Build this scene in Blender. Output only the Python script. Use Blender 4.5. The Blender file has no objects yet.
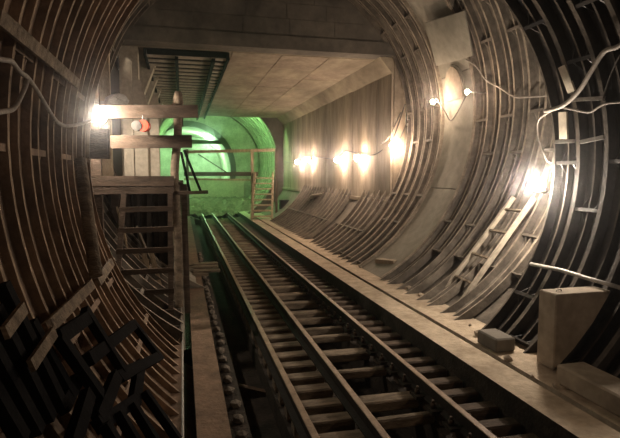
import bpy, bmesh, math, random
from mathutils import Vector, Matrix
random.seed(7)
R_ = math.radians
C = bpy.context.scene.collection
S = bpy.context.scene

# ---------------------------------------------------------------- camera, world, exposure
EYE = 2.4                       # camera height above rail tops; tunnel axis is +Y
FPX = 510.0
YAW, PITCH = R_(14.04), R_(5.0)
cam_d = bpy.data.cameras.new('camera'); cam = bpy.data.objects.new('camera', cam_d); C.objects.link(cam)
cam_d.sensor_width = 36.0; cam_d.lens = FPX * 36.0 / 620.0; cam_d.clip_start = 0.05; cam_d.clip_end = 300
cam.location = (0, 0, EYE); cam.rotation_euler = (R_(90) - PITCH, 0, -YAW)
S.camera = cam
w = bpy.data.worlds.new('world'); S.world = w; w.use_nodes = True
w.node_tree.nodes['Background'].inputs[0].default_value = (0.75, 0.6, 0.48, 1)
w.node_tree.nodes['Background'].inputs[1].default_value = 0.0
S.view_settings.view_transform = 'Standard'; S.view_settings.look = 'None'
S.view_settings.exposure = 0.0; S.view_settings.gamma = 1.0; S.view_settings.use_curve_mapping = False
HAZE = 0.006

FWD = Vector((math.sin(YAW)*math.cos(PITCH), math.cos(YAW)*math.cos(PITCH), -math.sin(PITCH)))
RGT = Vector((math.cos(YAW), -math.sin(YAW), 0)); UPV = RGT.cross(FWD)
def px(x, y, X=None, Y=None, Z=None):
    """photo pixel -> world point on the plane X=, Y= or Z= (Z above rail tops)"""
    d = FWD + RGT*((x-310)/FPX) - UPV*((y-219)/FPX)
    o = Vector((0, 0, EYE))
    t = Y/d.y if Y is not None else (X/d.x if X is not None else (Z-EYE)/d.z)
    return o + d*t

# ---------------------------------------------------------------- materials
def mat(name, c1, c2, rough=0.85, scale=4.0, bump=0.3, metal=0.0, c3=None, detail=8.0, stretch=(1,1,1), lo=0.35, hi=0.65, bscale=None):
    m = bpy.data.materials.new(name); m.use_nodes = True; nt = m.node_tree; N = nt.nodes; L = nt.links
    b = N['Principled BSDF']; b.inputs['Roughness'].default_value = rough; b.inputs['Metallic'].default_value = metal
    b.inputs['Specular IOR Level'].default_value = 0.3
    g = N.new('ShaderNodeNewGeometry'); mp = N.new('ShaderNodeMapping'); mp.inputs['Scale'].default_value = stretch
    L.new(g.outputs['Position'], mp.inputs['Vector'])
    n1 = N.new('ShaderNodeTexNoise'); n1.inputs['Scale'].default_value = scale; n1.inputs['Detail'].default_value = detail
    n1.inputs['Roughness'].default_value = 0.65
    L.new(mp.outputs[0], n1.inputs['Vector'])
    r = N.new('ShaderNodeValToRGB'); e = r.color_ramp.elements
    e[0].position = lo; e[0].color = (*c1, 1); e[1].position = hi; e[1].color = (*c2, 1)
    if c3: k = r.color_ramp.elements.new((lo+hi)/2); k.color = (*c3, 1)
    L.new(n1.outputs['Fac'], r.inputs[0])
    n2 = N.new('ShaderNodeTexNoise'); n2.inputs['Scale'].default_value = bscale or scale*6; n2.inputs['Detail'].default_value = 5
    L.new(mp.outputs[0], n2.inputs['Vector'])
    mx = N.new('ShaderNodeMix'); mx.data_type = 'RGBA'; mx.blend_type = 'MULTIPLY'; mx.inputs[0].default_value = 0.5
    r2 = N.new('ShaderNodeValToRGB'); r2.color_ramp.elements[0].position = 0.3; r2.color_ramp.elements[0].color = (.45,.45,.45,1); r2.color_ramp.elements[1].position = 0.65
    L.new(n2.outputs['Fac'], r2.inputs[0]); L.new(r.outputs[0], mx.inputs[6]); L.new(r2.outputs[0], mx.inputs[7])
    L.new(mx.outputs[2], b.inputs['Base Color'])
    if bump:
        bp = N.new('ShaderNodeBump'); bp.inputs['Strength'].default_value = bump; bp.inputs['Distance'].default_value = 0.03
        L.new(n2.outputs['Fac'], bp.inputs['Height']); L.new(bp.outputs[0], b.inputs['Normal'])
    return m
def emis(name, col, st):
    m = bpy.data.materials.new(name); m.use_nodes = True; nt = m.node_tree; nt.nodes.clear()
    e = nt.nodes.new('ShaderNodeEmission'); e.inputs[0].default_value = (*col, 1); e.inputs[1].default_value = st
    o = nt.nodes.new('ShaderNodeOutputMaterial'); nt.links.new(e.outputs[0], o.inputs[0]); return m
M = {}
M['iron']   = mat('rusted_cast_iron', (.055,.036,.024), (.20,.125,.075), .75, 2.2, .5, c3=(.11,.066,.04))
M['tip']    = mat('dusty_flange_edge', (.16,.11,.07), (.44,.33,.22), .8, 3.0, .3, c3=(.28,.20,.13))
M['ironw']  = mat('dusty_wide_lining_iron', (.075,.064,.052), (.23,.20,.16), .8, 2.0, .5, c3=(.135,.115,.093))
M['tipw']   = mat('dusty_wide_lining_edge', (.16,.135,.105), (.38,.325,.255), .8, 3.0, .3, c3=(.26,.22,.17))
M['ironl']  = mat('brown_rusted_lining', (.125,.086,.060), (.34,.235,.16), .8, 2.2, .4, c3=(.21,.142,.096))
M['ironb']  = mat('shaded_side_iron', (.012,.013,.016), (.05,.042,.036), .5, 2.2, .4)  # shade of the near right rings, put into a darker iron colour
M['tipb']   = mat('worn_shaded_edge', (.03,.025,.021), (.12,.095,.072), .6, 3.0, .3)  # worn rib edges, darkened for the shade on the right side
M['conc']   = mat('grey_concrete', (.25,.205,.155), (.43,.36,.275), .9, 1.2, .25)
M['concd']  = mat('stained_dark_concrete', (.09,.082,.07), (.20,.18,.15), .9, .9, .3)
M['concw']  = mat('board_marked_wall_concrete', (.22,.18,.135), (.50,.42,.32), .85, 1.6, .25, stretch=(1,1,.18))
M['concc']  = mat('ceiling_concrete', (.22,.18,.13), (.46,.40,.30), .9, .7, .25, stretch=(1,.5,1))
M['strip']  = mat('smooth_grey_concrete', (.20,.19,.155), (.31,.295,.245), .8, .8, .15)
M['ledge']  = mat('dusty_ledge_concrete', (.34,.27,.19), (.58,.48,.36), .95, 2.0, .4)
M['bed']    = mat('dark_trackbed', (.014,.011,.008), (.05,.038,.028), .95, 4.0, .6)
M['mud']    = mat('muddy_concrete', (.13,.085,.055), (.27,.18,.12), .9, 3.0, .5)
M['railt']  = mat('dusty_rail_steel', (.20,.135,.085), (.36,.26,.175), .55, 5.0, .15, metal=.15)
M['rails']  = mat('dark_rail_web', (.010,.008,.006), (.025,.018,.014), .8, 5.0, .3)
M['sleeper']= mat('dusty_sleeper_timber', (.10,.076,.052), (.31,.245,.175), .9, 3.0, .5, stretch=(1,4,4))
M['wood']   = mat('weathered_timber', (.045,.031,.021), (.12,.085,.06), .85, 3.0, .4, stretch=(1,4,4))
M['woodl']  = mat('pale_timber', (.30,.22,.14), (.52,.41,.28), .85, 3.0, .4, stretch=(3,3,1))
M['black']  = mat('black_painted_steel', (.004,.004,.005), (.012,.012,.013), .6, 6.0, .2)
for n_ in M['black'].node_tree.nodes:
    if n_.type == 'BSDF_PRINCIPLED': n_.inputs['Specular IOR Level'].default_value = .04; n_.inputs['Roughness'].default_value = .9
M['steel']  = mat('galvanised_grey_steel', (.30,.29,.27), (.50,.48,.45), .5, 6.0, .2, metal=.3)
M['cable']  = mat('grey_cable_rubber', (.26,.23,.20), (.42,.38,.33), .7, 6.0, .1)
M['cabled'] = mat('dark_cable_rubber', (.05,.045,.04), (.10,.09,.08), .6, 6.0, .1)
M['red']    = mat('red_paint', (.55,.06,.03), (.75,.10,.05), .5, 6.0, .1)
M['white']  = mat('dirty_white_plastic', (.55,.53,.50), (.75,.73,.70), .5, 6.0, .1)
M['plaster']= mat('pale_plaster', (.42,.37,.29), (.56,.50,.40), .9, 2.0, .2)
M['stone']  = mat('grey_stone', (.12,.10,.08), (.28,.24,.19), .9, 5.0, .5)
M['greenc'] = mat('far_tunnel_lining', (.28,.29,.22), (.55,.56,.46), .8, 1.5, .3)
M['greend'] = mat('dark_far_ring', (.035,.04,.03), (.07,.075,.06), .8, 1.5, .3)
M['water']  = mat('dark_trench_water', (.012,.02,.016), (.03,.05,.04), .08, 5.0, .4)
M['bulb']   = emis('warm_bulb_glow', (1.0,.73,.52), 800.0)
M['bulbw']  = emis('white_bulb_glow', (1.0,.84,.68), 700.0)
M['bulbp']  = emis('passage_bulb_glow', (1.0,.73,.53), 450.0)
M['bulbm']  = emis('pale_green_lamp_glow', (.50,1.0,.50), 6000.0)
M['bulbg']  = emis('green_lamp_glow', (.40,1.0,.32), 3000.0)

# ---------------------------------------------------------------- mesh helpers
def box(bm, x0, x1, y0, y1, z0, z1, mi=0):
    v = [bm.verts.new(p) for p in ((x0,y0,z0),(x1,y0,z0),(x1,y1,z0),(x0,y1,z0),(x0,y0,z1),(x1,y0,z1),(x1,y1,z1),(x0,y1,z1))]
    for f in ((0,3,2,1),(4,5,6,7),(0,1,5,4),(1,2,6,5),(2,3,7,6),(3,0,4,7)):
        bm.faces.new([v[i] for i in f]).material_index = mi
    return v
def bar(bm, a, b, w, h, up=(0,0,1), mi=0):
    a, b = Vector(a), Vector(b); d = (b-a).normalized(); u = Vector(up)
    if abs(d.dot(u)) > .98: u = Vector((0,1,0))
    s = d.cross(u).normalized(); u = s.cross(d)
    v = []
    for p in (a, b):
        for i, j in ((-1,-1),(1,-1),(1,1),(-1,1)): v.append(bm.verts.new(p + s*(i*w/2) + u*(j*h/2)))
    for f in ((0,1,2,3),(7,6,5,4),(0,4,5,1),(1,5,6,2),(2,6,7,3),(3,7,4,0)):
        bm.faces.new([v[i] for i in f]).material_index = mi
def tube(bm, pts, r, n=8, mi=0, r2=None):
    pts = [Vector(p) for p in pts]; rings = []
    for i, p in enumerate(pts):
        d = (pts[min(i+1,len(pts)-1)] - pts[max(i-1,0)]).normalized()
        u = Vector((0,0,1)) if abs(d.z) < .9 else Vector((1,0,0))
        s = d.cross(u).normalized(); u = s.cross(d)
        rr = r if r2 is None else r + (r2-r)*i/(len(pts)-1)
        rings.append([bm.verts.new(p + (s*math.cos(2*math.pi*k/n) + u*math.sin(2*math.pi*k/n))*rr) for k in range(n)])
    for a, b in zip(rings, rings[1:]):
        for k in range(n):
            f = bm.faces.new((a[k], a[(k+1)%n], b[(k+1)%n], b[k])); f.smooth = True; f.material_index = mi
    bm.faces.new(list(reversed(rings[0]))).material_index = mi; bm.faces.new(rings[-1]).material_index = mi
def spline(pts, n=6):
    P = [Vector(p) for p in pts]; out = []
    for i in range(len(P)-1):
        p0, p1, p2, p3 = P[max(i-1,0)], P[i], P[i+1], P[min(i+2,len(P)-1)]
        for k in range(n):
            t = k/n
            out.append(.5*((2*p1)+(p2-p0)*t+(2*p0-5*p1+4*p2-p3)*t*t+(3*p1-p0-3*p2+p3)*t**3))
    return out + [P[-1]]
def obj(name, bm, m, parent=None, bevel=0):
    bmesh.ops.recalc_face_normals(bm, faces=bm.faces)
    if bevel: bmesh.ops.bevel(bm, geom=list(bm.edges), offset=bevel, segments=1, affect='EDGES')
    me = bpy.data.meshes.new(name); bm.to_mesh(me); bm.free()
    for k in (m if isinstance(m, (list, tuple)) else [m]): me.materials.append(M[k])
    o = bpy.data.objects.new(name, me); C.objects.link(o); o.parent = parent
    return o
def tag(o, label, cat, group=None):
    o['label'] = label; o['category'] = cat
    if group: o['group'] = group
    return o
def struct(o, label=None):
    o['kind'] = 'structure'
    if label: o['label'] = label
    return o
def thing(name, label, cat, loc=(0,0,0), group=None):
    o = bpy.data.objects.new(name, None); C.objects.link(o); o.location = loc; o.empty_display_size = .1
    return tag(o, label, cat, group)
def B(fn, *a, **k):
    bm = bmesh.new(); fn(bm, *a, **k); return bm
def local(o): return lambda p: Vector(p) - o.location

# ---------------------------------------------------------------- tunnel lining: segments bolted into rings
NC = (2.21, EYE+.17); NR = 3.29; NEND = 6.69         # near tube
WC = (2.32, EYE+1.40); WR = 4.20; WEND = 14.2        # wide tube
def segment_mesh(name, R, dep, pitch, a0, a1, mats, n=7, ft=.035, lf=.05, gus=True, mid=False, mr=.05):
    """one lining segment, centred on angle 0 (pointing +X), running along +Y for one pitch; flange tips at radius R"""
    bm = bmesh.new(); h = (a1-a0)/2
    def P(r, a, y): return bm.verts.new((r*math.cos(a), y, r*math.sin(a)))
    A = [-h + 2*h*i/n for i in range(n+1)]
    prof = [(R+.02+dep, 0, 0), (R, 0, 0), (R, ft, 1), (R+dep, ft, 0)] + ([(R+dep, pitch/2-.02, 0), (R+mr, pitch/2-.016, 0), (R+mr, pitch/2+.016, 1), (R+dep, pitch/2+.02, 0)] if mid else []) + [(R+dep, pitch-ft, 0), (R, pitch-ft, 0), (R, pitch, 1), (R+.02+dep, pitch, 0)]
    # prof[i] -> prof[i+1]; material of face i: tip for faces 1 and 5
    rows = [[P(r, a, y) for a in A] for r, y, _ in prof]
    for i in range(len(prof)-1):
        for k in range(n):
            f = bm.faces.new((rows[i][k], rows[i][k+1], rows[i+1][k+1], rows[i+1][k])); f.material_index = prof[i+1][2]
    # longitudinal flanges at both ends
    da = lf/R
    for s in (-1, 1):
        aa, ab = s*h, s*(h-da/2)
        v = [P(r, a, y) for a in (aa, ab) for r in (R+.012, R+dep) for y in (ft, pitch-ft)]
        for f, mi in (((0,1,5,4),0), ((0,1,3,2),0), ((4,5,7,6),0)): bm.faces.new([v[i] for i in f]).material_index = mi
        if gus:   # triangular stiffeners beside the joint
            for y in ((pitch*.25, pitch*.75) if mid else (pitch*.36, pitch*.64)):
                v = [bm.verts.new(Vector((r*math.cos(a), y+dy, r*math.sin(a)))) for dy in (-.012,.012) for r, a in ((R+.03, s*(h-da/2)), (R+dep, s*(h-da/2)), (R+dep, s*(h-da/2-.16/R)))]
                for f in ((0,1,2),(5,4,3),(0,2,5,3)): bm.faces.new([v[i] for i in f])
    me = bpy.data.meshes.new(name); bm.to_mesh(me); bm.free()
    for k in mats: me.materials.append(M[k])
    return me
CUT = {}
def cut_ring(parent, key, cx, cz, y, ang, half, lim, *args, **kw):
    """segment shortened so that it stops at the floor on the left (angle lim)"""
    a0 = ang-half
    if lim-a0 < R_(3): return
    k = (key, round(a0, 4))
    if k not in CUT: CUT[k] = segment_mesh(key, *args, 0, lim-a0, kw.pop('mats'), **kw)
    ring(parent, CUT[k], cx, cz, y, [(a0+lim)/2])
def ring(parent, me, cx, cz, y, angs):
    for a in angs:
        o = bpy.data.objects.new('lining_segment', me); C.objects.link(o); o.parent = parent
        o.location = (cx, y, cz); o.rotation_euler = (0, -a, 0)
def tube_shell(name, cx, cz, R, y0, y1, m, n=64, a0=0, a1=2*math.pi, thick=.12):
    bm = bmesh.new(); A = [a0+(a1-a0)*i/n for i in range(n+1)]
    rows = [[bm.verts.new((cx+r*math.cos(a), y, cz+r*math.sin(a))) for a in A] for r, y in ((R,y0),(R,y1),(R+thick,y1),(R+thick,y0))]
    for i in range(4):
        for k in range(n): bm.faces.new((rows[i][k], rows[i][k+1], rows[(i+1)%4][k+1], rows[(i+1)%4][k]))
    bmesh.ops.remove_doubles(bm, verts=bm.verts, dist=1e-5)
    return struct(obj(name, bm, m))

DEP = .15
near = tube_shell('wall_near', *NC, NR+DEP+.03, -3.3, NEND-.02, 'iron', a0=R_(-55), a1=R_(235))
near['label'] = 'dark ribbed iron lining of the near tunnel'
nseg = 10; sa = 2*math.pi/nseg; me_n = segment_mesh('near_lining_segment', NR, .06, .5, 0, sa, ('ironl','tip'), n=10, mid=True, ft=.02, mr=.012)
me_nr = segment_mesh('shaded_side_segment', NR, DEP, .5, 0, sa, ('ironb','tipb'), n=10, mid=True)  # right side: copy with the shade in its colours
for i in range(20):
    y = NEND - .5*(i+1)
    off = sa*(.18 if i % 2 else .5)
    for k in range(nseg):
        g_ = (math.degrees(off+sa*k)+180) % 360 - 180
        if g_ < -58: g_ += 360
        if R_(g_)+sa/2 > R_(227):
            if g_ < 270: cut_ring(near, 'short_near_segment', *NC, y, R_(g_), sa/2, R_(227), NR, .06, .5, mats=('ironl','tip'), n=10, mid=True, ft=.02, mr=.012)
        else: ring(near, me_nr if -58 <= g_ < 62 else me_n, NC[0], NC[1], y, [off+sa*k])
struct(obj('wall_back', B(lambda bm: box(bm, -2, 6.5, -3.6, -3.35, -1.2, 6.4)), 'concd'))

wide = tube_shell('wall_wide', *WC, WR+.16+.03, NEND+.1, WEND+.3, 'ironw', a0=R_(-62), a1=R_(238))
wide['label'] = 'ribbed iron lining of the wider tunnel beyond the ring edge'
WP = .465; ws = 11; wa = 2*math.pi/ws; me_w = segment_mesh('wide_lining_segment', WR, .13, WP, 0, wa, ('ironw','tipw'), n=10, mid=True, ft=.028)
def vis(a):
    g_ = (math.degrees(a)+90) % 360 - 90
    if g_ < -62: g_ += 360
    return R_(g_)+wa/2 <= R_(236)
def left_end(y, off, pitch):
    for k in range(ws):
        g_ = (math.degrees(off+wa*k)) % 360
        if g_ < 262 and R_(g_)+wa/2 > R_(236): cut_ring(wide, 'short_wide_segment%.3f' % pitch, *WC, y, R_(g_), wa/2, R_(236), WR, .13, pitch, mats=('ironw','tipw'), n=8, mid=True, ft=.028)
for i in range(8):
    y = 10.52 - WP*(i+1); off = wa*(.1 if i % 2 else .42)
    ring(wide, me_w, *WC, y, [off+wa*k for k in range(ws) if vis(off+wa*k)]); left_end(y, off, WP)
me_w2 = segment_mesh('inner_wide_segment', WR, .13,   .405, 0, wa, ('ironw','tipw'), n=10, mid=True, ft=.028)
for i in range(5):
    y = 12.12 + .41*i; off = wa*(.30 if i % 2 else .66)
    ring(wide, me_w2, *WC, y, [off+wa*k for k in range(ws) if vis(off+wa*k)]); left_end(y, off, .405)
# smooth concrete infill ring between the two groups of rings, cast in panels
def arc_panel(bm, cx, cz, r, y0, y1, a0, a1, th=.08, n=10):
    rows = [[bm.verts.new((cx+rr*math.cos(a), y, cz+rr*math.sin(a))) for a in [a0+(a1-a0)*i/n for i in range(n+1)]] for rr, y in ((r,y0),(r,y1),(r+th,y1),(r+th,y0))]
    for i in range(4):
        for k in range(n): bm.faces.new((rows[i][k], rows[i][k+1], rows[(i+1)%4][k+1], rows[(i+1)%4][k]))
    bm.faces.new([rows[i][0] for i in range(4)]); bm.faces.new([rows[i][n] for i in range(4)])
for k in range(8):
    a0 = R_(-62+38*k); obj('concrete_panel', B(arc_panel, *WC, WR+.06, 10.53, 12.11, a0, a0+R_(37.7)), 'strip', wide)
# bright edge ribs of the infill
for y in (10.53, 12.05):
    obj('edge_rib', B(arc_panel, *WC, WR-.02, y, y+.06, R_(-62), R_(243), .10, 72), 'tipw', wide)
# lower lining that carries on under the passage wall
me_l = segment_mesh('lower_lining_segment', WR, .13, WP, 0, R_(21), ('ironw','tipw'), mid=True, ft=.028)
for i in range(24):
    y = 14.22 + WP*i
    if i in (6, 7): continue
    ring(wide, me_l, *WC, y, [R_(-36.5), R_(-57.5)][(0 if i not in (5, 6, 15) else 1):])
lowshell = obj('lining_backing', B(arc_panel, *WC, WR+.19, 14.2, 31, R_(-75), R_(-22), .1, 14), 'concd', wide)
# step between the two diameters
def annulus(bm, y0, y1):
    n = 64; rows = []
    for c, r, y in ((NC,NR+.21,y0),(WC,WR+.35,y0),(WC,WR+.35,y1),(NC,NR+.21,y1)):
        rows.append([bm.verts.new((c[0]+r*math.cos(2*math.pi*k/n), y, c[1]+r*math.sin(2*math.pi*k/n))) for k in range(n)])
    for i in range(4):
        for k in range(n): bm.faces.new((rows[i][k], rows[i][(k+1)%n], rows[(i+1)%4][(k+1)%n], rows[(i+1)%4][k]))
struct(obj('wall_step', B(annulus, NEND-.01, NEND+.10), 'iron'))

# ---------------------------------------------------------------- head wall, passage, far tunnel
ZC = EYE+3.43; XL, XR = -1.45, 6.1; PEND = 31.0
def headwall(bm):
    a0 = math.asin((ZC+.35-WC[1])/(WR+.15)); n = 30
    pts = [(WC[0]+(WR+.15)*math.cos(a), WC[1]+(WR+.15)*math.sin(a)) for a in [a0+(math.pi-2*a0)*i/n for i in range(n+1)]]
    f = [bm.verts.new((x, 14.2, z)) for x, z in pts]; b = [bm.verts.new((x, 14.7, z)) for x, z in pts]
    bm.faces.new(f); bm.faces.new(list(reversed(b)))
    for i in range(n+1): bm.faces.new((f[i], f[(i+1)%(n+1)], b[(i+1)%(n+1)], b[i]))
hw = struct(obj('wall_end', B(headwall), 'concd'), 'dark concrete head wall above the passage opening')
for k in range(5):      # cast lifts of the head wall
    zz = ZC+.42+.42*k; hx = math.sqrt(max(.05, (WR+.1)**2-(zz+.38-WC[1])**2)); nn = 5 if k < 3 else 3
    for j in range(nn):
        x0 = WC[0]-hx+2*hx*j/nn; obj('cast_panel', B(box, x0+.012, x0+2*hx/nn-.012, 14.18, 14.21, zz, zz+.405), 'concd', hw)
obj('lintel', B(box, -1.55, 6.45, 14.12, 14.7, ZC, ZC+.36), 'concd', hw)
ceil = struct(obj('ceiling', B(box, XL-.3, XR+.4, 14.7, PEND, ZC, ZC+.3), 'concc'), 'concrete ceiling of the passage')
for i in range(9):      # formwork panels on the soffit
    for j in range(3):
        x0 = 1.45+1.42*j; y0 = 14.75+1.8*i
        obj('soffit_panel', B(box, x0+.012, x0+1.408, y0+.012, y0+1.788, ZC-.012-.01*random.random(), ZC+.001), ('concc','conc')[random.random() < .25], ceil)
def haunch(bm):
    p = [(XR+.05, ZC-.55), (XR+.05, ZC-.01), (XR-.42, ZC-.01)]
    a = [bm.verts.new((x, 14.3, z)) for x, z in p]; b = [bm.verts.new((x, PEND, z)) for x, z in p]
    bm.faces.new(a); bm.faces.new(b)
    for i in range(3): bm.faces.new((a[i], a[(i+1)%3], b[(i+1)%3], b[i]))
obj('haunch', B(haunch), 'concc', ceil)
wr = struct(obj('wall_right', B(box, XR+.03, XR+.4, 14.25, PEND, 1.55, ZC), 'conc'), 'lit concrete side wall of the passage')
for i in range(14):
    y0 = 14.3+1.19*i; d = .02*random.random()
    obj('wall_panel', B(box, XR-.03-d, XR+.04, y0+.015, y0+1.175, 1.62, ZC-.3), 'concw', wr)
obj('wall_kerb', B(box, XR-.12, XR+.3, 14.25, PEND, 1.50, 1.62), 'conc', wr)
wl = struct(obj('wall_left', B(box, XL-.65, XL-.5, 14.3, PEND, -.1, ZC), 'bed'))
for i, y0 in enumerate((14.75, 16.6, 18.6, 21.2, 24.2, 27.6)):
    c = obj('concrete_column', B(box, XL-.12, XL+.36, y0, y0+.5, .21, ZC-.01), 'plaster', wl)
    bm = bmesh.new(); p = [(XL+.36, ZC-1.0), (XL+.36, ZC-.01), (XL+.75, ZC-.01)] if i else [(XL-.5, ZC-.9), (XL-.12, ZC-.01), (XL-.5, ZC-.01)]
    a = [bm.verts.new((x, y0+.02, z)) for x, z in p]; b = [bm.verts.new((x, y0+.48, z)) for x, z in p]
    bm.faces.new(a); bm.faces.new(b)
    for q in range(3): bm.faces.new((a[q], a[(q+1)%3], b[(q+1)%3], b[q]))
    obj('bracket', bm, 'plaster', c)
# side returns of the opening
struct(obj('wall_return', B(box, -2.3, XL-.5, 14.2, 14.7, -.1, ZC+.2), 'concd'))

GC = (2.0, EYE+.85); GR = 3.85
gs = tube_shell('wall_far', *GC, GR+.14, PEND+.02, 41.0, 'greend')
gs['label'] = 'green lit lining of the far tunnel'
me_g = segment_mesh('far_lining_segment', GR, .10, .9, 0, 2*math.pi/12, ('greenc','greenc'), ft=.05, gus=False)
for i in range(11): ring(gs, me_g, *GC, PEND+.05+.9*i, [2*math.pi/12*(k+.5*(i%2)) for k in range(12)])
def endwall(bm, c0, r0, c1, r1, y0, y1, n=48):
    rows = []
    for c, r, y in ((c0,r0,y0),(c1,r1,y0),(c1,r1,y1),(c0,r0,y1)):
        rows.append([bm.verts.new((c[0]+r*math.cos(2*math.pi*k/n), y, c[1]+r*math.sin(2*math.pi*k/n))) for k in range(n)])
    for i in range(4):
        for k in range(n): bm.faces.new((rows[i][k], rows[i][(k+1)%n], rows[(i+1)%4][(k+1)%n], rows[(i+1)%4][k]))
IC = (.45, EYE+.40)
bh = struct(obj('wall_bulkhead', B(endwall, IC, 3.3, (1.2, EYE+.6), 5.4, 40.0, 40.4), 'greenc'), 'green bulkhead around the far arch')
obj('arch_ring', B(endwall, IC, 3.2, IC, 3.62, 39.8, 40.0), 'greend', bh)
it = tube_shell('wall_inner', *IC, 3.35, 40.4, 52, 'greenc'); it['label'] = 'innermost tunnel beyond the arch'
struct(obj('wall_closing', B(box, -4, 6, 52, 52.3, -1, 6.8), 'greenc'))
# masonry either side of the far ring, closing passage corners
struct(obj('wall_portal', B(endwall, GC, GR-.15, GC, 6.6, PEND, PEND+.3), 'concd'))
tag(obj('arch_beam', B(box, -2.4, 3.3, 40.6, 40.8, EYE+2.35, EYE+2.65), 'greend'), 'dark horizontal beam across the far green arch', 'beam')

tag(obj('bench_wall', B(box, .6, 4.6, 39.2, 39.5, -.2, 2.0), 'plaster'), 'pale low bench wall below the far green arch', 'wall')
def heap(bm):
    rr = random.Random(5); nx, ny = 34, 30; g = []
    for j in range(ny+1):
        for i in range(nx+1):
            u, v = i/nx, j/ny; x = -1.4+7.2*u; y = 32.05+6.9*v
            g.append(bm.verts.new((x, y, -.1+.75*min(1, v*3)*min(1,6*u,6*(1-u))+rr.uniform(-.14,.14))))
    for j in range(ny):
        for i in range(nx): bm.faces.new((g[j*(nx+1)+i], g[j*(nx+1)+i+1], g[(j+1)*(nx+1)+i+1], g[(j+1)*(nx+1)+i]))
hp = tag(obj('rubble_heap', B(heap), 'stone'), 'loose rubble lit green where the rails end', 'rubble'); hp['kind'] = 'stuff'
# ---------------------------------------------------------------- floor, trackbed, ledge
def floor(bm):
    prof = [(-2.6,.20),(-.03,.20),(-.03,-.62),(.08,-.62),(.08,.08),(.38,.08),(.38,-.20),(.62,-.20),(.62,-.62),(1.05,-.62),(1.05,-.34),(1.84,-.34),(1.84,-.72),(2.62,-.72),(2.62,-.34),(3.40,-.34),(3.40,-1.3),(-2.6,-1.3)]
    a = [bm.verts.new((x, -3.3, z)) for x, z in prof]; b = [bm.verts.new((x, 52, z)) for x, z in prof]
    n = len(prof)
    bm.faces.new(a); bm.faces.new(b)
    for i in range(n):
        f = bm.faces.new((a[i], a[(i+1)%n], b[(i+1)%n], b[i])); f.material_index = 1 if i in (0, 4) else 0
struct(obj('floor', B(floor), ('bed', 'mud')), 'stepped concrete trackbed floor')
def ledge(bm):
    prof = [(3.40,-1.3),(3.40,.05),(3.83,.05),(3.83,-.18),(3.92,-.18),(3.92,.05),(5.6,.05),(5.6,-1.3)]
    a = [bm.verts.new((x, -3.3, z)) for x, z in prof]; b = [bm.verts.new((x, PEND+8, z)) for x, z in prof]
    bm.faces.new(a); bm.faces.new(b); n = len(prof)
    for i in range(n):
        f = bm.faces.new((a[i], a[(i+1)%n], b[(i+1)%n], b[i])); f.material_index = 1 if i in (0, 2, 3) else 0
struct(obj('trim_1', B(ledge), ('ledge', 'bed')), 'pale dusty concrete ledge beside the track')
struct(obj('trim_2', B(lambda bm: tube(bm, [(-.04, y, .208+.006*math.sin(y*5)) for y in [-1+.25*i for i in range(36)]], .012, 6)), 'steel'), 'thin bright steel edging along the slot')

# ---------------------------------------------------------------- rails and sleepers
def rail(bm, x, y0=-3, y1=32, z=0):
    pr = [(-.075,-.18),(.075,-.18),(.075,-.165),(.012,-.14),(.012,-.045),(.037,-.035),(.037,-.006),(.030,0),(-.030,0),(-.037,-.006),(-.037,-.035),(-.012,-.045),(-.012,-.14),(-.075,-.165)]
    a = [bm.verts.new((x+u, y0, z+v)) for u, v in pr]; b = [bm.verts.new((x+u, y1, z+v)) for u, v in pr]; n = len(pr)
    bm.faces.new(a); bm.faces.new(b)
    for i in range(n):
        f = bm.faces.new((a[i], a[(i+1)%n], b[(i+1)%n], b[i])); f.material_index = 1 if i in (6,7,8) else 0
XA, XB, XC_ = 1.14, 1.77, 2.72
rl = [tag(obj('rail', B(rail, XA), ('rails','railt')), 'leftmost steel rail beside the dark open trench', 'rail'),
      tag(obj('rail', B(rail, XB), ('rails','railt')), 'middle steel rail on the left edge of the ladder of wide sleepers', 'rail'),
      tag(obj('rail', B(rail, XC_), ('rails','railt')), 'rightmost steel rail nearest the pale ledge', 'rail')]
def fast(bm):
    box(bm, -.16,.16,-.09,.09,-.004,.03)
def bolt(bm):
    tube(bm, [(0,0,.029),(0,0,.085)], .03, 6); tube(bm, [(0,0,.084),(0,0,.12)], .016, 6)
f0 = obj('fastener', B(fast), 'bed', rl[2]); f0.location = (XC_, 3.2, -.18)
b0 = obj('bolt', B(bolt), 'wood', f0); b0.location = (.105, 0, 0); b1 = obj('bolt', B(bolt), 'wood', f0); b1.location = (-.105, 0, 0)
def block(bm, lx, wy, h):
    box(bm, 0, lx, -wy/2, wy/2, 0, h)
    bmesh.ops.bevel(bm, geom=list(bm.edges), offset=.018, segments=1, affect='EDGES')
blk = obj('sleeper', B(block, .66, .20, .157), 'sleeper'); rng = obj('sleeper', B(block, .88, .10, .12), 'sleeper'); rng2 = obj('sleeper', B(block, .88, .22, .13), 'sleeper')
end = obj('sleeper', B(block, .71, .18, .157), 'wood')
def rep(src, n, loc, rz=0, used={}):
    if src.name not in used: used[src.name] = 1; o = src
    else: o = src.copy(); C.objects.link(o)
    o.location = loc; o.rotation_euler[2] = rz
    return o
y = 2.6
while y < 30.5:
    o = rep(blk, 0, (1.075, y, -.34), random.uniform(-.03,.03)); tag(o, 'short timber sleeper between the leftmost and middle rails', 'sleeper', 'short sleepers between the left and middle rails')
    y += .40+random.uniform(-.03,.03)
y = 3.0; k = 0
for_y = [4.30, 4.94, 5.42, 6.34, 7.03, 7.83, 8.25]
while for_y[-1] < 30.3: for_y.append(for_y[-1] + random.choice((.42,.5,.62,.75)))
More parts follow.
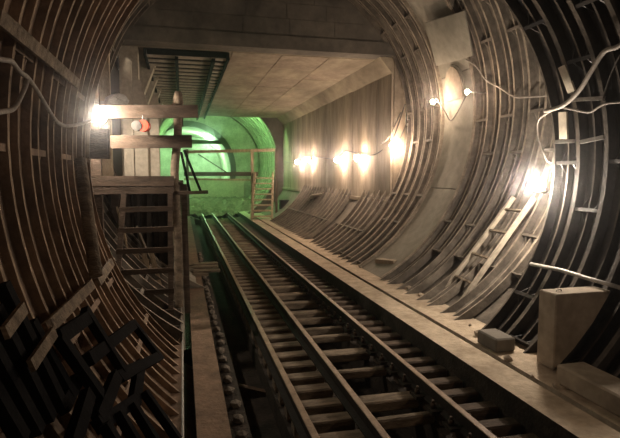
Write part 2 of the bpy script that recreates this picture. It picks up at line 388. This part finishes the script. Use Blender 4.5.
for k, y in enumerate(for_y):
    o = rep(rng2 if k in (4,) or random.random() < .25 else rng, 0, (1.77, y, -.34), random.uniform(-.025,.025))
    tag(o, 'wide timber sleeper spanning the drain between the middle and rightmost rails', 'sleeper', 'wide sleepers between the middle and right rails')
y = 2.7
while y < 30.5:
    o = rep(end, 0, (2.67, y, -.34), random.uniform(-.02,.02)); tag(o, 'sleeper end sticking out between the rightmost rail and the ledge', 'sleeper', 'sleeper ends under the right rail')
    if y < 16:
        f = f0 if y < 2.71 else f0.copy()
        if f is not f0:
            C.objects.link(f)
            for q in (b0, b1): c_ = q.copy(); C.objects.link(c_); c_.parent = f
        f.location = (XC_, y, -.18)
    y += .37+random.uniform(-.02,.02)
def rock(bm, s, seed):
    random.seed(seed); bmesh.ops.create_icosphere(bm, subdivisions=1, radius=s)
    for v in bm.verts: v.co *= random.uniform(.8,1.15); v.co.z *= .8
    bmesh.ops.translate(bm, vec=(0,0,s*.6), verts=bm.verts)
st = [obj('stone_block', B(rock, .075, 11+i), 'stone') for i in range(3)]
y = 3.4; k = 0
while y < 17:
    o = rep(st[k%3], 0, (.50+random.uniform(-.03,.03), y, -.21), random.uniform(0,3)); tag(o, 'grey stone in the row along the left trench of the track', 'stone', 'stones along the left trench'); y += .36; k += 1
random.seed(21)
# planks lying across the left strip
for i, (yy, zz, xx, ll) in enumerate(((11.8,.081,.09,.45),(12.2,.081,.10,.42),(12.65,.081,.09,.42),(13.1,.081,.12,.42),(11.95,.125,.2,.62),(12.45,.125,.16,.66),(12.9,.125,.24,.6))):
    p = obj('plank', B(box, 0, ll, 0, .24, 0, .042), 'sleeper'); p.location = (xx, yy, zz); p.rotation_euler[2] = random.uniform(-.08,.08)
    tag(p, 'short plank in the small pile across the strip left of the rails', 'plank', 'planks piled left of the rails')
tag(obj('trench_water', B(box, -.028, .078, 7.2, 20, -.6, -.05), 'water'), 'dark wet trench with greenish glints beside the scaffold', 'water')

# ---------------------------------------------------------------- lamps
def lamp(name, p, label, m, hang, r=.07, group='bare work lamps strung through the tunnel', wire=True):
    """bare bulb on a socket at p, fixed to the lining point 'hang'"""
    p = Vector(p); h = Vector(hang); t = thing(name, label, 'lamp', p, group)
    d = (h-p).normalized()
    bm = bmesh.new(); bmesh.ops.create_icosphere(bm, subdivisions=2, radius=r)
    for f in bm.faces: f.smooth = True
    obj('bulb', bm, m, t)
    s = obj('socket', B(tube, [d*(r*.8), d*(r*2.1)], r*.55, 8), 'cabled', t)
    obj('bracket', B(tube, [d*(r*2.0), h-p], .014, 6), 'steel', t)
    return t
def onring(c, R, p, y): 
    v = Vector((p[0]-c[0], p[2]-c[1])).normalized()*R; return Vector((c[0]+v[0], y, c[1]+v[1]))
L1 = px(538,184, Y=6.86); lamp('work_lamp', L1, 'big bright lamp at the top of the leaning ladder on the right', 'bulbw', onring(WC, WR+.1, L1, 7.2), .115)
L2 = px(467,92, Y=9.85); lamp('work_lamp', L2, 'bright lamp right of the pale arched niche', 'bulb', onring(WC, WR+.05, L2, 10.2), .042)
L3 = px(433,102, Y=11.85); lamp('work_lamp', L3, 'bright lamp left of the pale arched niche', 'bulb', onring(WC, WR+.05, L3, 12.15), .055)
L4 = px(393,145, Y=14.1); lamp('work_lamp', L4, 'bright lamp at the near corner of the passage wall', 'bulb', L4+Vector((.35,.25,.25)), .085)
for (x, y, xx, r, lab) in ((357,158,5.80,.10,'lamp on the passage wall, second from its near corner'),(337,160,5.80,.10,'lamp on the passage wall, third from its near corner'),(308,160,5.8,.10,'lamp on the passage wall, second from its far end'),(297,162,5.8,.10,'small lamp at the far end of the passage wall')):
    p = px(x, y, X=xx); lamp('work_lamp', p, lab, 'bulbp', (XR-.03, p.y+.1, p.z+.15), r)
L0 = px(100,118, Y=7.75); lamp('work_lamp', L0, 'white lamp on the left lining beside the timber scaffold', 'bulbw', onring(WC, WR+.05, L0, 7.8), .082)
# lamps of the string behind the photographer
lamp('work_lamp', (5.2,-.7,3.05), 'lamp on the right lining behind the viewpoint', 'bulb', onring(NC, NR+.05, (5.2,0,3.05), -.7), .060)
for p, lab, h in (((3.0,31.9,6.70),'green lamp under the far tunnel crown','t'),((-1.55,36,4.2),'green lamp on the left of the far tunnel','l'),((2.3,46.5,EYE+2.86),'green lamp inside the innermost tunnel','r')):
    g = Vector(p); lamp('green_lamp', p, lab, 'bulbg' if g.y < 40 else 'bulbm', onring(GC if g.y < 40 else IC, (GR if g.y < 40 else 3.3), p, g.y), .10 if g.y < 33 or g.y > 40 else .055, 'green lamps in the far tunnel')

# ---------------------------------------------------------------- pixel -> point on a tube wall
def rp(x, y, c, R):
    d = FWD + RGT*((x-310)/FPX) - UPV*((y-219)/FPX)
    ox, oz = -c[0], EYE-c[1]
    a = d.x*d.x+d.z*d.z; b = 2*(ox*d.x+oz*d.z); q = ox*ox+oz*oz-R*R
    t = (-b+math.sqrt(max(0, b*b-4*a*q)))/(2*a)
    return Vector((0,0,EYE)) + d*t
def N_(x, y, R=3.22): return rp(x, y, NC, R)
def W_(x, y, R=4.12): return rp(x, y, WC, R)

# ---------------------------------------------------------------- timber scaffold on the left
SY = 8.2
sc = thing('timber_scaffold', 'dark timber scaffold platform on the left with log post and railings', 'scaffold', (-.1, SY, .2)); lo = local(sc)
def part(name, bm, m, t): 
    bmesh.ops.translate(bm, vec=-t.location, verts=bm.verts); return obj(name, bm, m, t)
a = px(177,100,Y=SY); main_post = part('post', B(tube, spline([(-.09,SY,.2),(-.08,SY,1.4),(-.11,SY,2.4),(-.05,SY,3.0),a], 4), .07, 10, r2=.065), 'sleeper', sc)
part('post_cap', B(tube, [a+Vector((.0,0,-.16)), a+Vector((.02,0,.04)), a+Vector((.02,0,.13))], .09, 8, r2=.05), 'sleeper', sc).parent = main_post
part('post', B(bar, (.04,SY+.02,.2), (.02,SY+.02,2.25), .09, .09), 'wood', sc)
part('post', B(bar, (-1.25,SY+.1,.2), (-1.25,SY+.1,3.75), .14, .14), 'wood', sc)
part('post', B(bar, (-1.25,SY+2.2,.2), (-1.25,SY+2.2,2.2), .14, .14), 'wood', sc)
part('post', B(bar, (-.1,SY+2.2,.2), (-.1,SY+2.2,2.2), .14, .14), 'wood', sc)
for y, x0, x1 in ((112,86,198),(142,100,192)):
    part('rail_beam', B(bar, px(x0,y,Y=SY-.10), px(x1,y-.5,Y=SY-.10), .06, .19), 'wood', sc)
part('deck_beam', B(bar, px(88,181,Y=SY-.12), px(174,181,Y=SY-.12), .08, .15), 'wood', sc)
part('deck_beam', B(bar, px(88,191,Y=SY-.16), px(174,190,Y=SY-.16), .07, .10), 'wood', sc)
for i in range(7):
    y0 = SY-.04+.33*i; part('deck_plank', B(box, -1.42, .02, y0, y0+.31, 2.24, 2.285), 'wood', sc)
part('rail_beam', B(bar, (-.02,SY,3.35), (-.02,SY+2.2,3.35), .12, .05), 'wood', sc)
for p, q in (((184,150),(201,192)),((181,152),(190,192))):
    b = bmesh.new(); tube(b, [px(*p, Y=SY-.18), px(*q, Y=SY-.18)], .022, 6)
    part('prop_bar', b, 'black', sc)
part('bracket_plank', B(bar, px(178,193,Y=SY-.18), px(208,192,Y=SY-.18), .16, .05), 'wood', sc)
# ladder up to the deck
ld = thing('ladder', 'dark wooden ladder leaning up to the left scaffold deck', 'ladder', (-.5, 7.75, .2))
pl0, pl1 = px(114,322,Y=7.6), px(124,193,Y=SY-.3); pr0, pr1 = px(171,322,Y=7.6), px(170,192,Y=SY-.3)
pl0.z = pr0.z = .2
part('stile', B(bar, pl0, pl1, .07, .10, (0,1,0)), 'wood', ld); part('stile', B(bar, pr0, pr1, .07, .10, (0,1,0)), 'wood', ld)
for k in range(6):
    t = .10+.155*k; part('rung', B(bar, pl0.lerp(pl1,t)+Vector((-.05,-.03,0)), pr0.lerp(pr1,t)+Vector((.05,-.03,0)), .05, .075), 'wood', ld)
# things behind and under the deck
tag(obj('timber_post', B(bar, (-1.43,10.88,.2), (-1.43,10.88,5.6), .19, .16), 'woodl'), 'pale upright timber post beside the white lamp', 'post')
b = bmesh.new(); c = px(104,104,Y=10.72)
box(b, c.x-.20, c.x+.28, 10.68, 10.76, c.z-.06, c.z+.05)
for i, (xa, xb, yt, sl, lab) in enumerate(((121,131,60,.28,'tall pale formwork panel with a slanted top, leftmost behind the scaffold'),(133,146,82,-.30,'pale formwork panel with a cut corner behind the scaffold, middle of three'),(149,158,96,.12,'narrow pale formwork panel behind the scaffold, nearest the log post'))):
    q0, q1 = px(xa,yt,Y=9.5), px(xb,yt,Y=9.5); fp = bmesh.new()
    pts = [(q0.x,2.287),(q1.x,2.287),(q1.x,q0.z+min(0,sl)),(.5*(q0.x+q1.x),q0.z+.05),(q0.x,q0.z-max(0,sl))]
    fa = [fp.verts.new((x,9.5,z)) for x, z in pts]; fc = [fp.verts.new((x,9.58,z)) for x, z in pts]
    fp.faces.new(fa); fp.faces.new(fc)
    for k in range(5): fp.faces.new((fa[k], fa[(k+1)%5], fc[(k+1)%5], fc[k]))
    tag(obj('formwork_panel', fp, 'plaster'), lab, 'panel')
cl = tag(obj('clamp', b, 'steel'), 'steel clamp strapped around the pale post above the lamp', 'clamp')
b = bmesh.new(); bmesh.ops.create_icosphere(b, subdivisions=2, radius=.16, matrix=Matrix.Translation(px(117,101,Y=8.9)) @ Matrix.Diagonal((1.2,.7,.7,1)))
for v in b.verts: v.co += Vector((random.uniform(-.02,.02),)*3)
tag(obj('plastic_bag', b, 'white'), 'crumpled white plastic bag tied next to the post clamp', 'bag')
jb = thing('junction_box', 'dark square junction box under the left white lamp', 'box', px(95,144,Y=6.74))
b = bmesh.new(); box(b, -.17,.17,-.05,.05,-.18,.18); obj('body', b, 'wood', jb)
b = bmesh.new(); box(b, -.15,.15,-.065,-.05,-.16,.16); obj('lid', b, 'wood', jb)
b = bmesh.new(); tube(b, [(-.1,0,.18),(-.16,-.02,.45)], .02, 6); obj('conduit', b, 'cabled', jb)
sg = thing('signal_lamp', 'small red drum signal lamp hanging below the upper scaffold rail', 'lamp', px(143,126,Y=SY-.26))
b = bmesh.new(); tube(b, [(-.03,-.05,0),(-.03,.05,0)], .02, 8); 
b.free()
obj('drum', B(tube, [(.0,-.06,0),(.03,.06,0)], .085, 12), 'red', sg); obj('collar', B(tube, [(-.09,-.05,0),(-.07,.04,0)], .075, 12), 'cabled', sg); obj('hook', B(tube, [(0,0,.08),(0,0,.16)], .008, 6), 'steel', sg)
for i, (p0, p1, wd, m, lab) in enumerate((((-.75,9.3,.2),(-1.15,9.9,1.75),.42,'woodl','pale board leaning under the left scaffold, partly behind the ladder'),((-.35,9.6,.2),(-.85,10.3,1.30),.50,'plaster','cream sheet leaning under the left scaffold behind the ladder rungs'),((-1.1,9.0,.2),(-1.25,9.3,1.5),.22,'wood','narrow brown board leaning at the far left under the scaffold'))):
    tag(obj('leaning_board', B(bar, p0, p1, wd, .03, (1,0,0)), m), lab, 'board')
pl = thing('pallet', 'slatted timber pallet leaning under the left scaffold', 'pallet', (-.55, 8.9, .2))
for k in range(4): part('slat', B(bar, (-.75+.13*k,8.95+.02*k,.22), (-.95+.13*k,9.25,1.1), .08, .02, (0,-1,0)), 'woodl', pl)
for z in (.4,.9): part('batten', B(bar, (-.95+.12*(1-z),9.06+.22*(z-.4),z), (-.35-.2*z,9.12+.22*(z-.4),z), .03, .06), 'woodl', pl)
tp = bmesh.new(); n = 26  # dark sheet added where there is only shade under the deck
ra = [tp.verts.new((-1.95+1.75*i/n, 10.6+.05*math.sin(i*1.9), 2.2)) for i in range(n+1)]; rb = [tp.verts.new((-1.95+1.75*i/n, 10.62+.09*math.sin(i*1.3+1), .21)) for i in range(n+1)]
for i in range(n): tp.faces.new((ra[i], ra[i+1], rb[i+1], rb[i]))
shade_ob = tag(obj('shade_sheet', tp, 'bed'), 'added dark sheet standing in for the shade under the left scaffold', 'shade_sheet')
sm = shade_ob.modifiers.new('thickness', 'SOLIDIFY'); sm.thickness = .012
p0, p1 = N_(80,160,3.1), N_(96,276,3.1)
tag(obj('timber_pole', B(tube, [p0, p1], .055, 8), 'sleeper'), 'long straight brown pole propped against the left lining', 'pole')

# ---------------------------------------------------------------- black steel racks on the lower left lining
def rack(name, label, segs, wdt, R):
    q = [(N_(*a, R), N_(*b, R)) for a, b in segs]
    t = thing(name, label, 'rack', q[0][0].copy())
    for a, b in q: part('bar', B(bar, a, b, wdt, .05, Vector((NC[0]-a.x, 0, NC[1]-a.z))), 'black', t)
    return t
rack('cable_rack', 'black steel cable rack with square frames lying on the lower left lining',
     [((84,309),(126,376)),((58,338),(88,317)),((88,360),(134,324)),((132,322),(160,358)),((160,356),(118,378)),((58,336),(100,396)),((140,364),(134,403)),((136,400),(98,426)),((98,420),(116,376)),((122,374),(140,366))], .08, 3.02)
rack('cable_rack', 'black steel rack of long parallel bars at the far left of the picture',
     [((2,284),(62,408)),((-6,308),(50,420)),((-14,338),(38,432)),((30,322),(72,398)),((62,408),(76,380)),((-18,372),(22,440))], .07, 3.08)
rack('cable_rack', 'black steel bars of the rack cut off by the bottom edge of the picture',
     [((144,392),(178,440)),((132,404),(158,446)),((118,412),(142,452)),((104,424),(124,456)),((88,394),(72,446))], .07, 2.98)
for (a, b), lab in ((((24,308),(5,333)),'short pale wooden strip nearest the left edge of the picture'),(((54,332),(31,366)),'short pale wooden strip across the bars of the left rack')):
    A, B_ = N_(*a,3.0), N_(*b,3.0); tag(obj('wooden_strip', B(bar, A, B_, .055, .02, Vector((NC[0]-A.x,0,NC[1]-A.z))), 'sleeper'), lab, 'strip')
for (a, b), lab in ((((46,330),(92,284)),'long pale board running along the lower left lining'),(((98,282),(112,262)),'short pale board at the end of the lower left lining board'),(((-2,16),(78,84)),'brown board running along the upper left lining')):
    A, B_ = N_(*a), N_(*b); tag(obj('lining_board', B(bar, A, B_, .085, .03, Vector((NC[0]-A.x,0,NC[1]-A.z))), 'sleeper'), lab, 'board')

# ---------------------------------------------------------------- ceiling grating, footbridge, stairs
gt = thing('ceiling_grating', 'dark slatted steel grating under the left part of the passage ceiling', 'grating', (.2, 22, ZC-.1))
def gp(name, m, *a): b = bmesh.new(); box(b, *a); return part(name, b, m, gt)
gx0, gx1 = -.94, 1.36
gp('backing', 'black', gx0, gx1, 14.8, 30.6, ZC-.06, ZC-.02)
for x in (gx0, gx1-.07): gp('frame_bar', 'black', x, x+.07, 14.78, 30.6, ZC-.24, ZC-.06)
for x in (-.12, .88): gp('joist', 'black', x, x+.09, 14.8, 30.6, ZC-.30, ZC-.20)
for k in range(26): gp('slat', 'plaster', gx0+.075, gx1-.075, 14.95+.6*k, 14.95+.6*k+.2, ZC-.19, ZC-.15)
FY = 27.6
fb = thing('footbridge', 'wooden footbridge with handrail across the passage before the green tunnel', 'footbridge', (2.3, FY, -.3))
h0, h1 = px(184,152,Y=FY), px(276,150,Y=FY)
part('handrail', B(bar, h0, h1, .08, .16), 'woodl', fb)
d0, d1 = px(184,174,Y=FY), px(258,174,Y=FY)
part('deck_beam', B(bar, d0, d1, .10, .22), 'wood', fb)
d0, d1 = px(184,179,Y=FY-.1), px(252,180,Y=FY-.1)
part('deck_beam', B(bar, d0, d1, .10, .10), 'woodl', fb)
for k in range(4): part('deck_plank', B(box, d0.x, d1.x+.3, FY+.1+.27*k, FY+.35+.27*k, EYE-.02, EYE+.05), 'wood', fb)
for x, zf, m in ((252,-.34,'woodl'),(187,-.0,'wood')):
    p = px(x,149,Y=FY-.06); part('post', B(bar, p, (p.x, p.y, .05 if x > 200 else .2), .14, .12), m, fb)
p = px(276,148,Y=FY); part('post', B(bar, p, (p.x, p.y, .05), .12, .12), 'wood', fb)
part('brace', B(bar, px(198,154,Y=FY-.05), px(226,172,Y=FY-.05), .05, .06), 'wood', fb)
st_ = thing('stairs', 'pale wooden stairs from the footbridge down to the ledge', 'stairs', px(262,217,Y=26.6))
sa0, sa1 = px(251.5,218,Y=26.4), px(255,173,Y=27.4); sb0, sb1 = px(272,218,Y=26.4), px(273,173,Y=27.4)
sa0.z = sb0.z = .07
part('stringer', B(bar, sa0, sa1, .10, .2), 'woodl', st_); part('stringer', B(bar, sb0, sb1, .10, .2), 'woodl', st_)
for k in range(8):
    t = .06+.118*k; part('tread', B(bar, sa0.lerp(sa1,t), sb0.lerp(sb1,t), .26, .07), 'woodl', st_)

# ---------------------------------------------------------------- right side
rl_ = thing('ladder', 'pale wooden ladder leaning against the lining under the big right lamp', 'ladder', px(450,304,Z=.05))
q0, q1 = px(457,308,Z=.06), W_(534,198,4.0); r0, r1 = px(439,297,Z=.06), W_(514,197,4.0)
part('stile', B(bar, q0, q1, .075, .06, (1,0,1)), 'plaster', rl_); part('stile', B(bar, r0, r1, .075, .06, (1,0,1)), 'plaster', rl_)
for t in (.22,.45,.68,.88): part('rung', B(bar, r0.lerp(r1,t), q0.lerp(q1,t), .05, .035, (1,0,1)), 'sleeper', rl_)
bc = thing('concrete_block', 'upright concrete block with slanted side on the right ledge', 'concrete block', (4.2, 5.2, .05))
def cblock(bm):
    zs = [.06, .3, .6, .98]; rr = NR-.02
    pts = [(4.27,.052)] + [(NC[0]+math.sqrt(rr*rr-(z-NC[1])**2), z) for z in zs] + [(4.27,.98)]
    a = [bm.verts.new((x, 5.05, z)) for x, z in pts]; b = [bm.verts.new((x, 5.36, z)) for x, z in pts]; n = len(pts)
    bm.faces.new(a); bm.faces.new(b)
    for i in range(n): bm.faces.new((a[i], a[(i+1)%n], b[(i+1)%n], b[i]))
    bmesh.ops.recalc_face_normals(bm, faces=bm.faces)
    bmesh.ops.bevel(bm, geom=list(bm.edges), offset=.015, segments=1, affect='EDGES')
part('body', B(cblock), 'conc', bc)
part('lifting_loop', B(tube, spline([(4.4,5.2,.97),(4.4,5.2,1.0),(4.46,5.2,1.0),(4.46,5.2,.97)],3), .008, 6), 'steel', bc)
def bevbox(bm, *a):
    box(bm, *a); bmesh.ops.bevel(bm, geom=list(bm.edges), offset=.02, segments=1, affect='EDGES')
tag(obj('concrete_offcut', B(bevbox, 3.96, 4.26, 5.75, 6.2, .052, .24), 'concd'), 'small low concrete block lying left of the upright block', 'concrete block')
tag(obj('concrete_slab', B(bevbox, 4.05, 4.42, 3.3, 4.75, .052, .27), 'conc'), 'low dark concrete slab on the ledge at the right edge', 'slab')
tag(obj('conduit_pipe', B(tube, [N_(531,264,3.2), N_(560,270,3.2), N_(590,279,3.2), N_(628,290,3.2)], .028, 8), 'steel'), 'steel conduit pipe crossing the near right rings', 'pipe')
hose = [N_(640,30,3.15),N_(619,46,3.15),N_(604,52,3.15),N_(592,70,3.13),N_(578,92,3.13),N_(562,106,3.13),N_(545,111,3.15)]
tag(obj('hose', B(tube, spline(hose), .03, 8), 'cable'), 'thick grey hose looping down the near right lining', 'hose')
tag(obj('cable', B(tube, spline([N_(562,106,3.18),N_(546,114,3.2),N_(538,122,3.22),N_(539,138,3.22),N_(546,158,3.22),N_(551,163,3.25)]), .014, 6), 'cable'), 'thin white cable hanging above the big right lamp', 'cable')
tag(obj('cable', B(tube, spline([N_(620,55,3.2),N_(612,72,3.2),N_(605,92,3.2),N_(603,101,3.2)]), .012, 6), 'cabled'), 'thin dark cable hanging beside the thick hose', 'cable')
tag(obj('cable', B(tube, spline([N_(560,107,3.18),N_(575,110,3.18),N_(590,112,3.18),N_(605,104,3.18),N_(630,102,3.18)]), .014, 6), 'cable'), 'thin cable sagging below the thick hose', 'cable')
tag(obj('cable', B(tube, spline([W_(466,60),W_(476,66),W_(486,80),W_(500,88),W_(515,97),W_(530,97),W_(546,96)]), .018, 6), 'cable'), 'pale cable sagging along the wide lining above the big lamp', 'cable')
for (x0,y0,x1,y1,wd), lab in (((562,66,572,92,.14),'beige plate fixed to the near right lining above the hose end'),((563,112,564,139,.16),'beige plate fixed to the near right lining below the hose end')):
    A, B_ = N_(x0,y0,3.3), N_(x1,y1,3.3); tag(obj('mounting_plate', B(bar, A, B_, wd, .03, Vector((NC[0]-A.x,0,NC[1]-A.z))), 'plaster'), lab, 'plate')
for (x0,y0,x1,y1), lab in (((556,142,574,141),'short steel bracket below the lower beige plate'),((581,142,604,137),'steel bracket right of the lower beige plate'),((572,100,604,98),'steel bracket behind the hose')):
    tag(obj('cable_bracket', B(bar, N_(x0,y0,3.2), N_(x1,y1,3.2), .04, .05), 'steel'), lab, 'bracket')
# sheet and niche on the concrete infill
A = [W_(425,23,4.10), W_(464,11,4.10), W_(472,56,4.16), W_(436,66,4.16)]
b = bmesh.new(); nrm = (A[1]-A[0]).cross(A[3]-A[0]).normalized()*.035
f = [b.verts.new(p) for p in A]; g = [b.verts.new(p+nrm) for p in A]
b.faces.new(f); b.faces.new(g)
for i in range(4): b.faces.new((f[i], f[(i+1)%4], g[(i+1)%4], g[i]))
tag(obj('cover_sheet', b, 'strip'), 'grey green sheet fixed over the concrete above the niche', 'sheet')
nc = W_(456,88,4.24); nn = Vector((WC[0]-nc.x,0,WC[1]-nc.z)).normalized(); up = Vector((0,1,0)).cross(nn); up = up if up.z > 0 else -up
ni = thing('arched_niche', 'pale pointed arch niche in the concrete between two lamps', 'niche', nc)
def arch(bm, wd, ht, th, lift):
    pts = [(-wd,-ht*.28),(wd,-ht*.28)] + [(wd*math.cos(t)**.8, -ht*.1+ht*.65*math.sin(t)) for t in [math.pi/2*i/8 for i in range(8)]] + [(0,ht*.58)] + [(-wd*math.cos(t)**.8, -ht*.1+ht*.65*math.sin(t)) for t in [math.pi/2*i/8 for i in range(7,-1,-1)]]
    a = [bm.verts.new(Vector((0,1,0))*u+up*v+nn*lift) for u, v in pts]; c = [bm.verts.new(Vector((0,1,0))*u+up*v+nn*(lift+th)) for u, v in pts]; n = len(pts)
    bm.faces.new(a); bm.faces.new(c)
    for i in range(n): bm.faces.new((a[i], a[(i+1)%n], c[(i+1)%n], c[i]))
obj('surround', B(arch, .44, .98, .05, .0), 'strip', ni); obj('back_panel', B(arch, .38, .90, .03, .045), 'conc', ni)
for i, (x, y) in enumerate(((486,346),(500,328),(478,336),(532,378),(556,388),(508,362),(470,326),(420,296),(409,290),(361,268),(345,259),(590,398))):
    o = obj('rubble_stone', B(rock, .03+.02*(i%3), 40+i), 'conc'); o.location = px(x, y, Z=.055)
    tag(o, 'small loose stone lying on the pale ledge', 'stone', 'loose stones on the ledge')
random.seed(33)
# slab and rubble at the foot of the infill
tag(obj('base_slab', B(bar, px(384,262,Z=.30), px(408,258,Z=.34), .75, .10, (-.4,0,1)), 'conc'), 'pale slab lying at the foot of the smooth concrete strip', 'slab')
cb = thing('equipment_cabinet', 'small dark cabinet standing on the ledge at the far end of the passage', 'cabinet', px(285,217,Z=.05))
b = bmesh.new(); box(b, -.28,.28,-.2,.2,.06,.95); obj('body', b, 'black', cb)
b = bmesh.new(); box(b, -.25,.25,-.22,-.2,.1,.91); dr = obj('door', b, 'black', cb); obj('handle', B(box, .15,.18,-.25,-.22,.45,.62), 'steel', dr)
b = bmesh.new(); box(b, -.26,.26,-.18,.18,0,.06); obj('plinth', b, 'cabled', cb)
tag(obj('leaning_board', B(bar, px(301,214,Z=.06), px(317,194,X=5.6), .45, .04, (0,1,1)), 'plaster'), 'pale board leaning on the lower lining near the dark cabinet', 'board')
fr = thing('pipe_stand', 'dark pipe stand beside the far end of the passage wall', 'stand', px(295,214,Z=.05))
p0 = px(292,212,Z=.05); 
for dx, dy in ((0,0),(.55,0)): part('upright', B(tube, [(p0.x+dx,p0.y+dy,.05),(p0.x+dx,p0.y+dy,2.3)], .04, 6), 'cabled', fr)
for z in (1.1,1.7,2.25): part('crossbar', B(tube, [(p0.x-.15,p0.y,z),(p0.x+.8,p0.y,z)], .035, 6), 'cabled', fr)
# cables along the lamps of the passage wall
lp = [L4+Vector((.2,.2,.2))] + [Vector((XR-.1, y, EYE+.75+.12*((i*7)%3-1))) for i, y in enumerate((15.5,17.2,18.5,19.8,22,24.5,27,30))]
tag(obj('lamp_cable', B(tube, spline(lp), .022, 6), 'cabled'), 'dark cable strung along the passage wall lamps', 'cable')
for k, (a, b) in enumerate(((W_(405,104,4.05), L4+Vector((-.1,.1,-.05))),(W_(401,112,4.02), L4+Vector((-.25,.3,0.05))),(W_(409,118,4.05), L4+Vector((.1,.15,.1))))):
    m_ = a.lerp(b,.5)+Vector((-.05,0,-.25)); tag(obj('cable', B(tube, spline([a,m_,b],8), .02, 6), 'cabled'), ('upper','longest','short')[k]+' of the three cables drooping to the lamp at the passage corner', 'cable')
tag(obj('cable', B(tube, spline([L3+Vector((.1,0,.1)), W_(445,112,4.1), W_(452,120,4.1), L2+Vector((.05,0,.05))],6), .015, 6), 'cabled'), 'cable between the two lamps beside the niche', 'cable')
for pts, lab in (([(-8,58),(4,60),(12,62),(20,72),(28,78),(38,92),(50,112),(57,122)],'brown cable crossing the upper left lining'),([(28,78),(24,90),(14,108),(0,112),(-8,114)],'brown cable looping back to the left edge'),([(57,122),(66,126),(80,124),(92,120)],'thin cable running to the left white lamp')):
    tag(obj('cable', B(tube, spline([N_(x,y,3.18) for x, y in pts]), .016, 6), 'cable'), lab, 'cable')

# ---------------------------------------------------------------- haze volume, added to give the lamps their glow
if HAZE:
    nt = w.node_tree; vs = nt.nodes.new('ShaderNodeVolumeScatter'); vs.inputs['Density'].default_value = HAZE; vs.inputs['Anisotropy'].default_value = .965
    nt.links.new(vs.outputs[0], nt.nodes['World Output'].inputs['Volume'])
